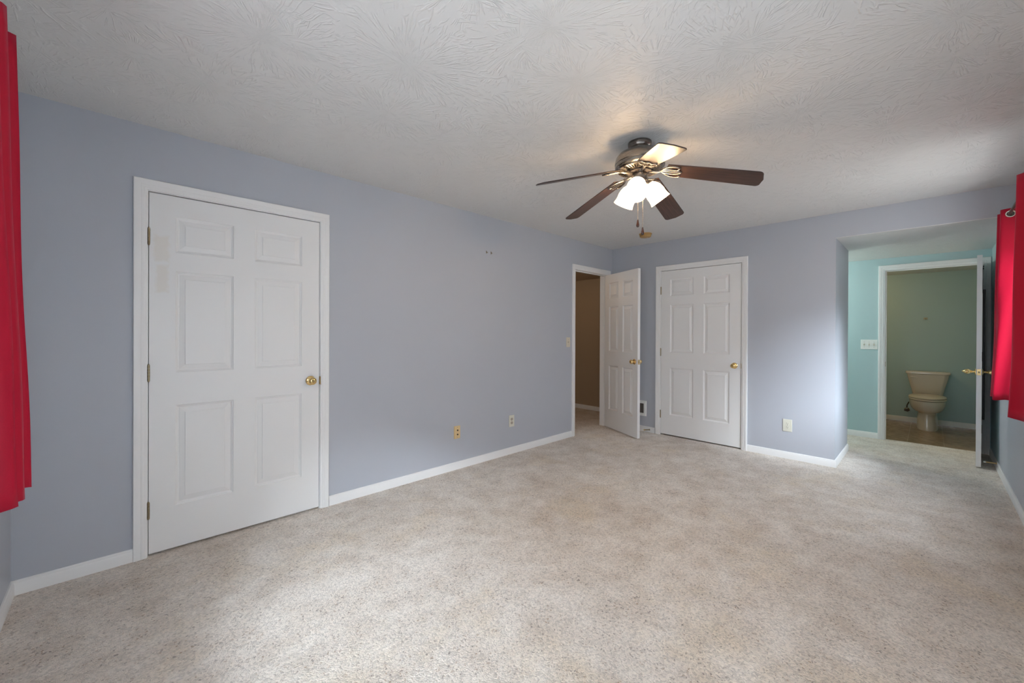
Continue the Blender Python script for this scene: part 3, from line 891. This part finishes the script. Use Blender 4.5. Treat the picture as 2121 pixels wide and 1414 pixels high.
def rod(F, u0, u1, n, label):
    o = thing('curtain_rod', at(F, (u0 + u1) / 2, ZT - .040, 0), label, 'curtain rod')
    h = (u1 - u0) / 2
    MB().tube([(-h, 0, n), (h, 0, n)], .0085, 14).build('pole', 'rod', o, smooth=40)
    for s in (-1, 1):
        MB().lathe([(0, -.002), (.010, 0), (.012, .006), (.010, .012), (.018, .022), (.022, .035), (.018, .048), (.007, .056), (0, .058)], 18,
                   Matrix.Translation((s * h, 0, n)) @ Matrix.Rotation(s * PI / 2, 4, 'Y'), False, False).build('finial', 'rod', o, smooth=40)
        MB().box(s * h * .985 - .008, s * h * .985 + .008, -.03, .03, 0, .004).tube([(s * h * .985, -.004, .002), (s * h * .985, -.008, n * .7), (s * h * .985, -.0105, n)], .005, 8).build('bracket', 'rod', o, smooth=40)


rod(FC, -4.885, -2.95, .066, 'dark curtain rod threaded through the grommets of the right red curtains')
rod(FD, -.38, 2.01, .102, 'dark curtain rod carrying the left red curtain')


# ------------------------------------------------------------------ wall plates
def plate(b, w, h, t=.0055):
    return b.box(-w / 2, w / 2, -h / 2, h / 2, 0, t)


def screw(parent, u, v, n, mat):
    MB().lathe([(.0032, 0), (.0032, .0008), (.002, .0014), (0, .0014)], 12, at(I4, u, v, n), False, True).build('screw', mat, parent)


def duplex(F, u, v, w, h, label, mat, face):
    o = thing('wall_outlet', at(F, u, v), label, 'outlet', 'wall outlets')
    plate(MB(), w, h).build('cover_plate', mat, o, bevel=.002)
    for s in (-1, 1):
        c = at(I4, 0, s * .0195, .0056)
        r = []
        for z in (-.001, .0022):
            ring = []
            for k in range(28):
                a = 2 * PI * k / 28
                ring.append(c @ Vector((.0172 * cos(a), max(-.0142, min(.0142, .0172 * sin(a))), z)))
            r.append(ring)
        f = MB().loft(r).build('receptacle', face, o)
        for x, hh in ((-.0065, .0075), (.0065, .006)):
            MB().box(x - .0012, x + .0012, s * .0195 + .002 - hh / 2 + .002, s * .0195 + .004 + hh / 2, .0075, .0082).build('slot', 'slot', f)
        MB().lathe([(.0026, .0075), (.0026, .0082)], 10, at(I4, 0, s * .0195 - .0075, 0)).build('ground_hole', 'slot', f)
    screw(o, 0, 0, .0055, 'grey')
    return o


duplex(FA, 3.0035, .346, .076, .122, 'white duplex outlet low on the left wall, nearer the open doorway', 'cream', 'socket')
duplex(FB, -1.018, .340, .080, .124, 'cream duplex outlet low on the back wall between the closed door and the alcove', 'cream', 'cream')
# coax plate
o = thing('cable_jack_plate', at(FA, 2.291, .3455), 'yellowed cable plate with two round jacks low on the left wall', 'cable plate')
plate(MB(), .070, .119).build('cover_plate', 'almond', o, bevel=.002)
for s in (.012, -.027):
    j = MB().lathe([(.0078, .005), (.0078, .0075), (.0052, .0085), (.0052, .013), (.0035, .013), (.0035, .009), (0, .009)], 16, at(I4, .004, s + .006, 0), False, False).build('jack', 'slot', o, smooth=40)
for s in (-.046, .046): screw(o, .002, s, .0055, 'grey')
# single switch
o = thing('light_switch', at(FA, 3.963, 1.166), 'ivory single light switch on the left wall beside the open doorway', 'light switch')
plate(MB(), .073, .118).build('cover_plate', 'ivory', o, bevel=.002)
MB().box(-.0055, .0055, -.0125, .0125, .0045, .0060).build('switch_gap', 'grey', o)
MB().loft([[(-.0042, -.011, .0055), (.0042, -.011, .0055), (.0042, .011, .0055), (-.0042, .011, .0055)], [(-.0035, .001, .0165), (.0035, .001, .0165), (.0035, .0085, .0180), (-.0035, .0085, .0180)]]).build('toggle', 'ivory', o)
for s in (-.030, .030): screw(o, 0, s, .0055, 'grey')
# triple switch on the teal wall
o = thing('light_switch', at(FE, -.527, 1.152), 'white triple toggle switch plate on the teal wall left of the bathroom doorway', 'light switch')
plate(MB(), .157, .119).build('cover_plate', 'white', o, bevel=.002)
for k, up_ in ((-1, 1), (0, -1), (1, -1)):
    x = k * .046
    MB().box(x - .0058, x + .0058, -.0125, .0125, .0045, .0060).build('switch_gap', 'grey', o)
    y = .005 * up_
    MB().loft([[(x - .0042, -.010, .0055), (x + .0042, -.010, .0055), (x + .0042, .010, .0055), (x - .0042, .010, .0055)],
               [(x - .0035, y - .004, .0170), (x + .0035, y - .004, .0170), (x + .0035, y + .004, .0170), (x - .0035, y + .004, .0170)]]).build('toggle', 'ivory', o)
    for s in (-.030, .030): screw(o, x, s, .0055, 'grey')

# two small nails left in the left wall
for u, v, tilt, lab in ((2.645, 2.081, .35, 'small bent nail in the left wall, the one nearer the closed door'), (2.706, 2.082, 0, 'small straight nail in the left wall, the one nearer the fan')):
    b = MB().tube([(0, 0, 0), (.001, -.001, .010), (.004 * tilt, -.006, .014)], .0022, 8).lathe([(.0045, 0), (.0045, .0012), (0, .0012)], 10, at(I4, .004 * tilt, -.006, .014))
    b.lathe([(.0042, 0), (.0042, .001), (0, .0012)], 12, at(I4, 0, 0, 0))
    b.add([(-.0035, -.013, .0006), (.0035, -.013, .0006), (.0035, .013, .0006), (-.0035, .013, .0006), (-.0035, -.013, .003), (.0035, -.013, .003), (.0035, .013, .003), (-.0035, .013, .003)],
          [(0, 3, 2, 1), (4, 5, 6, 7), (0, 1, 5, 4), (1, 2, 6, 5), (2, 3, 7, 6), (3, 0, 4, 7)])
    q = b.build('wall_nail', 'antique', None, at(FA, u, v) @ Matrix.Rotation(tilt * .5, 4, 'Z'))
    tag(q, lab, 'nail', 'nails in the left wall')

# air vent low on the back wall, half hidden by the open door
o = thing('air_vent', at(FB, -2.735, .2985), 'white wall register with dark louvres low on the back wall behind the open door', 'vent')
b = MB(); W2, H2, t = .165, .1005, .038
rings = []
for (sx, sy) in ((-1, -1), (1, -1), (1, 1), (-1, 1), (-1, -1)):
    rings.append([(sx * (W2 - q), sy * (H2 - q), h) for q, h in ((0, 0), (0, .004), (.004, .009), (t - .004, .009), (t, .005), (t, 0))])
b.loft(rings, False, False).build('frame', 'white', o, smooth=25)
MB().box(-W2 + t, W2 - t, -H2 + t, H2 - t, .0003, .001).build('duct_shade', 'slot', o)  # dark sheet standing in for the shade inside the duct
b = MB()
for k in range(13):
    v = -H2 + t + .005 + k * .0096
    b.loft([[(-W2 + t, v, .001), (-W2 + t, v + .0035, .0065), (-W2 + t, v + .0042, .006), (-W2 + t, v + .0008, .0006)], [(W2 - t, v, .001), (W2 - t, v + .0035, .0065), (W2 - t, v + .0042, .006), (W2 - t, v + .0008, .0006)]])
b.build('louvres', 'grey', o)


# door stops screwed into the baseboards
def door_stop(F, u, v, n0, yawd, label, mat, tip, L=.075):
    m = at(F, u, v, n0) @ Matrix.Rotation(rad(yawd), 4, 'Y')
    o = thing('door_stop', m, label, 'door stop')
    pr = [(0, 0), (.011, 0), (.011, .003), (.007, .006)]
    z = .006
    while z < L - .012:
        pr += [(.0062, z), (.0068, z + .0012), (.0062, z + .0024)]; z += .0028
    MB().lathe(pr + [(.006, z), (0, z)], 16, None, False, False).build('spring', mat, o, smooth=50)
    MB().lathe([(0, z - .001), (.0075, z), (.0085, z + .004), (.0082, z + .012), (.005, z + .016), (0, z + .0165)], 16, None, False, False).build('bumper', tip, o, smooth=50)


door_stop(FB, -2.518, .036, .0125, -38, 'dark brass door stop on the baseboard behind the open hallway door', 'antique', 'brass', .075)
door_stop(FC, -5.985, .060, .0100, 0, 'brass spring door stop with white tip on the baseboard behind the bathroom door', 'gilt', 'tip', .078)

# smoke detector
o = thing('smoke_detector', Matrix.Translation((4.43, 2.325, H)) @ Matrix.Rotation(PI, 4, 'X'), 'yellowed round smoke detector on the ceiling between the fan and the far corner', 'smoke detector')
MB().lathe([(0, 0), (.072, 0), (.072, .008), (.069, .011), (0, .011)], 36, None, False, False).build('mounting_ring', 'yellowed', o, smooth=35)
MB().lathe([(.064, .010), (.066, .014), (.064, .034), (.058, .040), (.040, .043), (0, .044)], 36, None, True, False).build('body', 'yellowed', o, smooth=35)
MB().lathe([(.009, .043), (.009, .0455), (0, .046)], 14, at(I4, .025, .012, 0), True, True).build('test_button', 'ivory', o)

# small hook plate on the bathroom wall
o = thing('wall_hook', at(FF, -.047, 1.508), 'small pale hook plate high on the green wall above the toilet', 'hook')
MB().box(-.020, .020, -.014, .014, 0, .004).build('plate', 'hookplate', o, bevel=.0015)
MB().tube([(0, -.004, .003), (0, -.012, .016), (0, -.006, .024), (0, .004, .024)], .004, 8).build('peg', 'hookplate', o, smooth=50)


# ------------------------------------------------------------------ toilet
def rrect(w, d, r, z, y0, n=8):
    """rounded rectangle ring: width w along x, depth d from y0 outwards"""
    r = min(r, w / 2 - .001, d / 2 - .001); pts = []
    for cx_, cy_, a0 in ((w / 2 - r, y0 + d - r, 0), (-w / 2 + r, y0 + d - r, 90), (-w / 2 + r, y0 + r, 180), (w / 2 - r, y0 + r, 270)):
        for k in range(n + 1):
            a = rad(a0 + 90 * k / n); pts.append((cx_ + r * cos(a), cy_ + r * sin(a), z))
    return pts


def egg(w, y0, y1, z, n=40, sq=1.0):
    """plan egg: blunt at the back (y0), rounder nose at y1"""
    pts = []; cy = y0 + (y1 - y0) * .42
    for k in range(n):
        a = 2 * PI * k / n
        c_, s_ = cos(a), sin(a)
        y = cy + (y1 - cy) * s_ if s_ > 0 else cy + (cy - y0) * s_ * 1.0
        x = w / 2 * math.copysign(abs(c_) ** (.92 if s_ > 0 else .72), c_)
        pts.append((x, y, z))
    return pts


# local frame: x to the viewer's left, y out from the wall, z up
to = thing('toilet', Matrix(((0, -1, 0, XF), (1, 0, 0, .022), (0, 0, 1, -.004), (0, 0, 0, 1))), 'biscuit-coloured two-piece toilet with closed lid in the bathroom doorway', 'toilet')
b = MB()
b.loft([rrect(.29, .135, .045, .415, .035), rrect(.305, .15, .05, .44, .03), rrect(.335, .165, .05, .52, .025), rrect(.375, .18, .05, .61, .02), rrect(.405, .19, .05, .68, .018), rrect(.418, .195, .05, .722, .016)])
b.build('tank', 'porcelain', to, smooth=40)
MB().loft([rrect(.428, .200, .05, .722, .014), rrect(.446, .212, .054, .730, .010), rrect(.448, .214, .055, .752, .009), rrect(.440, .206, .052, .762, .012), rrect(.40, .17, .045, .766, .03)]).build('tank_lid', 'porcelain', to, smooth=40)
lv = MB().tube([(.165, .214, .685), (.165, .222, .685)], .011, 14).tube([(.165, .222, .685), (.14, .232, .682), (.105, .234, .676)], [.007, .007, .0055], 10)
lv.build('flush_lever', 'porcelain', to, smooth=50)
b = MB()
b.loft([egg(.212, .16, .625, 0), egg(.214, .16, .627, .03), egg(.206, .165, .612, .09), egg(.198, .17, .600, .17), egg(.196, .17, .598, .215), egg(.214, .165, .618, .232), egg(.275, .16, .665, .250),
        egg(.325, .16, .698, .283), egg(.354, .16, .715, .330), egg(.362, .16, .722, .380), egg(.362, .16, .722, .396), egg(.345, .17, .705, .400)])
b.box(-.15, .15, .03, .22, .30, .412)
b.build('bowl', 'porcelain', to, smooth=50)
MB().loft([egg(.352, .205, .722, .4035), egg(.370, .20, .730, .407), egg(.372, .20, .731, .417), egg(.362, .205, .724, .422)]).build('seat', 'seat', to, smooth=50)
MB().loft([egg(.350, .203, .712, .4285), egg(.368, .20, .726, .432), egg(.368, .20, .726, .440), egg(.345, .21, .705, .450), egg(.24, .25, .62, .456)]).build('seat_lid', 'seat', to, smooth=50)
for x in (-.075, .075): MB().lathe([(0, .400), (.016, .400), (.018, .43), (.014, .448), (0, .45)], 14, at(I4, x, .212, 0), False, False).build('seat_hinge', 'seat', to, smooth=40)
# supply valve and hose, by the wall left of the bowl
o = thing('supply_valve', at(FF, -.232, .176), 'dark metal water shut-off valve and hose on the wall left of the toilet', 'valve')
MB().lathe([(.030, 0), (.030, .003), (.018, .008), (.010, .010)], 20, None, True, False).build('escutcheon', 'antique', o, smooth=40)
MB().tube([(0, 0, .006), (0, 0, .070)], .011, 14).tube([(0, -.002, .055), (0, .034, .055)], .010, 12).build('valve_body', 'chrome', o, smooth=40)
b = MB(); ring0 = []
for z in (.072, .086):
    ring0.append([(.030 * (1 + .12 * cos(5 * a)) * cos(a), .019 * (1 + .12 * cos(5 * a)) * sin(a), z) for a in [2 * PI * k / 40 for k in range(40)]])
b.loft(ring0).build('handle', 'rubber', o, bevel=.002)
MB().tube([(0, .034, .055), (.002, .07, .057), (.018, .11, .062), (.045, .16, .075), (.062, .215, .095), (.066, .244, .10)], .007, 10).build('hose', 'rubber', o, smooth=60)


# ------------------------------------------------------------------ ceiling fan
FAN = (2.287, 1.240)
fan = thing('ceiling_fan', Matrix.Translation((*FAN, H)), 'brushed nickel ceiling fan with five dark wood blades and three lit frosted shades', 'ceiling fan')


def fz(z): return z - H


MB().lathe([(0, 0), (.069, 0), (.070, -.004), (.069, -.022), (.062, -.034), (.052, -.043), (.020, -.046), (0, -.046)], 40, None, False, False).build('canopy', 'dark_nickel', fan, smooth=35)
MB().lathe([(.022, -.042), (.022, -.060)], 20).build('neck', 'dark_nickel', fan, smooth=40)
hs = MB().lathe([(.020, -.044), (.060, -.047), (.098, -.056), (.126, -.072), (.142, -.094), (.1475, -.116), (.1475, -.128), (.144, -.131), (.144, -.137), (.1465, -.140), (.1455, -.150), (.138, -.158), (.120, -.164), (.0, -.166)], 56, None, False, False)
hs.build('motor_housing', 'nickel', fan, smooth=30)
b = MB()
for k in range(40):            # cast ring of radial cooling slots under the housing
    a = 2 * PI * k / 40
    m = Matrix.Rotation(a, 4, 'Z')
    p = [m @ Vector(q) for q in ((.080, -.0028, -.1735), (.126, -.0045, -.1655), (.126, .0045, -.1655), (.080, .0028, -.1735))]
    p2 = [v + Vector((0, 0, .010)) for v in p]
    b.loft([p, p2])
b.lathe([(.078, -.166), (.082, -.1755), (.072, -.177), (.070, -.166)], 48, None, False, False)
b.lathe([(.124, -.164), (.129, -.168), (.134, -.162)], 48, None, False, False)
b.build('vent_ring', 'nickel', fan, smooth=30)
MB().lathe([(0, -.165), (.070, -.165), (.074, -.172), (.074, -.184), (.068, -.188), (0, -.188)], 40, None, False, False).build('flywheel', 'rubber', fan, smooth=35)
MB().lathe([(0, -.186), (.040, -.186), (.046, -.190), (.048, -.20), (.048, -.236), (.046, -.240), (.0485, -.243), (.0485, -.262), (.040, -.272), (.018, -.279), (.012, -.288), (.014, -.294), (.010, -.302), (0, -.304)], 36, None, False, False).build('switch_housing', 'nickel', fan, smooth=35)

BL_R0, BL_R1, Z0, Z1 = .162, .652, 2.251 - H, 2.128 - H
DROOP = math.atan2(Z0 - Z1, BL_R1 - BL_R0)


def blade_mesh():
    """board with a straight inner end and a rounded outer end, in x from 0 to its length"""
    L = (BL_R1 - BL_R0) / cos(DROOP)
    pts = []
    w0, w1 = .056, .068
    for k in range(9):                                        # outer end, softly rounded corners
        a = -PI / 2 + PI * k / 8
        cx_ = L - .030
        pts.append((cx_ + .030 * (abs(cos(a)) ** .8), (w1 - .030) * (1 if a > 0 else -1) + .030 * sin(a) if k != 4 else 0))
    out = [(0, -w0)] + [(L * .5, -(w0 + w1) / 2 - .002)]
    for k in range(7):
        a = -PI / 2 + (PI / 2) * k / 6; out.append((L - .034 + .026 * cos(a), -w1 + .026 + .026 * sin(a)))
    out.append((L, 0))
    for k in range(7):
        a = (PI / 2) * k / 6; out.append((L - .034 + .026 * cos(a), w1 - .026 + .026 * sin(a)))
    out += [(L * .5, (w0 + w1) / 2 + .002), (0, w0), (-.006, w0 - .02), (-.010, 0), (-.006, -w0 + .02)]
    return out


outline = blade_mesh()
blade_me = None
for k in range(5):
    az = rad(293.6 - 72 * k)
    arm = Matrix.Rotation(az, 4, 'Z')
    # bracket: from the flywheel, bending down into a leaf of three loops under the blade root
    dr = Matrix.Translation((BL_R0, 0, Z0)) @ Matrix.Rotation(DROOP, 4, 'Y') @ Matrix.Rotation(rad(-13), 4, 'X')
    b = MB()
    b.tube([(.055, 0, -.184), (.085, 0, -.187), (.105, 0, -.190), (.128, 0, Z0 + .002)], [.0085, .009, .008, .0075], 10)
    b.box(.050, .078, -.017, .017, -.190, -.182)

    def leaf(x0, x1, w, r, zo=-.009):
        pts = []
        for i in range(25):
            t = 2 * PI * i / 24
            x = (x0 + x1) / 2 - (x1 - x0) / 2 * cos(t)
            y = w * sin(t) * (1 - .35 * ((x - x0) / (x1 - x0)))
            pts.append(dr @ Vector((x, y, zo)))
        b.tube(pts, r, 8, False)
    leaf(-.040, .075, .024, .0045)
    for s in (-1, 1):
        pts = [dr @ Vector(q) for q in ((-.040, 0, -.008), (-.020, s * .026, -.009), (.012, s * .046, -.009), (.045, s * .050, -.009), (.066, s * .040, -.009), (.055, s * .022, -.009), (.030, s * .020, -.009))]
        sm = []
        for i in range(len(pts) - 1):
            p0, p1, p2, p3 = pts[max(i - 1, 0)], pts[i], pts[i + 1], pts[min(i + 2, len(pts) - 1)]
            for q in range(4):
                t = q / 4
                sm.append(.5 * (2 * p1 + (p2 - p0) * t + (2 * p0 - 5 * p1 + 4 * p2 - p3) * t * t + (3 * p1 - p0 - 3 * p2 + p3) * t ** 3))
        b.tube(sm + [pts[-1]], .0045, 8)
    b.tube([dr @ Vector((-.045, 0, -.006)), dr @ Vector((.02, 0, -.008)), dr @ Vector((.072, 0, -.008))], [.007, .005, .0045], 8)
    b.build('blade_bracket', 'nickel', fan, arm, smooth=50)
    if blade_me is None:
        mb = MB().loft([[(x, y, -.003) for x, y in outline], [(x, y, .003) for x, y in outline]])
        ob = mb.build('blade', 'wood', fan, arm @ dr, bevel=.0018)
        blade_me = ob.data
    else:
        ob = bpy.data.objects.new('blade', blade_me); COL.objects.link(ob); ob.parent = fan; ob.matrix_local = arm @ dr
        md = ob.modifiers.new('bevel', 'BEVEL'); md.width = .0018; md.segments = 2; md.limit_method = 'ANGLE'; md.angle_limit = rad(40)

# light kit: three arms, sockets, bell shades
SHADE = [(.022, 0), (.027, .004), (.036, .014), (.047, .030), (.054, .050), (.0565, .070), (.0560, .090), (.0570, .106), (.0610, .122), (.0625, .127)]
for az_d in (-42, 198, 78):
    h = Vector((cos(rad(az_d)), sin(rad(az_d)), 0))
    el = rad(54)
    ax = h * cos(el) + Vector((0, 0, -sin(el)))
    base = h * .050 + Vector((0, 0, -.238))
    q = ax.to_track_quat('Z', 'Y').to_matrix().to_4x4()
    m = Matrix.Translation(base) @ q
    b = MB().tube([h * .035 + Vector((0, 0, -.222)), h * .046 + Vector((0, 0, -.226)), base - ax * .004, base + ax * .006], .010, 12)
    b.lathe([(.010, -.004), (.021, 0), (.0245, .006), (.0245, .020), (.022, .024), (.0, .024)], 24, m, True, False)
    b.build('light_arm', 'nickel', fan, smooth=40)
    sh = MB()
    sh.lathe([(r, z + .010) for r, z in SHADE] + [(r - .0025, z + .010) for r, z in reversed(SHADE)], 36, None, False, False)
    so = sh.build('lamp_shade', 'shade', fan, m, smooth=50)
    MB().lathe([(.011, .024), (.012, .034), (.020, .050), (.0235, .064), (.021, .078), (.012, .088), (0, .091)], 20, None, True, False).build('bulb', 'bulb', so, smooth=60)
    point_light('fan_bulb', Vector((*FAN, H)) + base + ax * .100, 7.5, (1, .70, .42), .030)

# pull chains
for (dx, z_end, z_top) in ((-.013, 1.924, -.300), (.010, 1.873, -.262)):
    off = r0 * dx + fw0 * (-.01 if dx < 0 else -.03)
    top = Vector((off.x, off.y, z_top)); end = Vector((off.x, off.y, fz(z_end) + .042))
    c = MB().tube([top, end], .0010, 6)
    n_b = int((top.z - end.z) / .0052)
    for i in range(n_b):
        c.lathe([(0, -.0018), (.0017, -.0009), (.0017, .0009), (0, .0018)], 6, Matrix.Translation((off.x, off.y, end.z + i * .0052)), False, False)
    co = c.build('pull_chain', 'dark_nickel', fan, smooth=60)
    MB().lathe([(0, .046), (.0035, .046), (.0045, .041), (.006, .030), (.0088, .016), (.0092, .009), (.0075, .003), (.004, 0), (0, -.001)], 16, Matrix.Translation((off.x, off.y, fz(z_end))), False, False).build('pull_knob', 'knobwood', co, smooth=60)
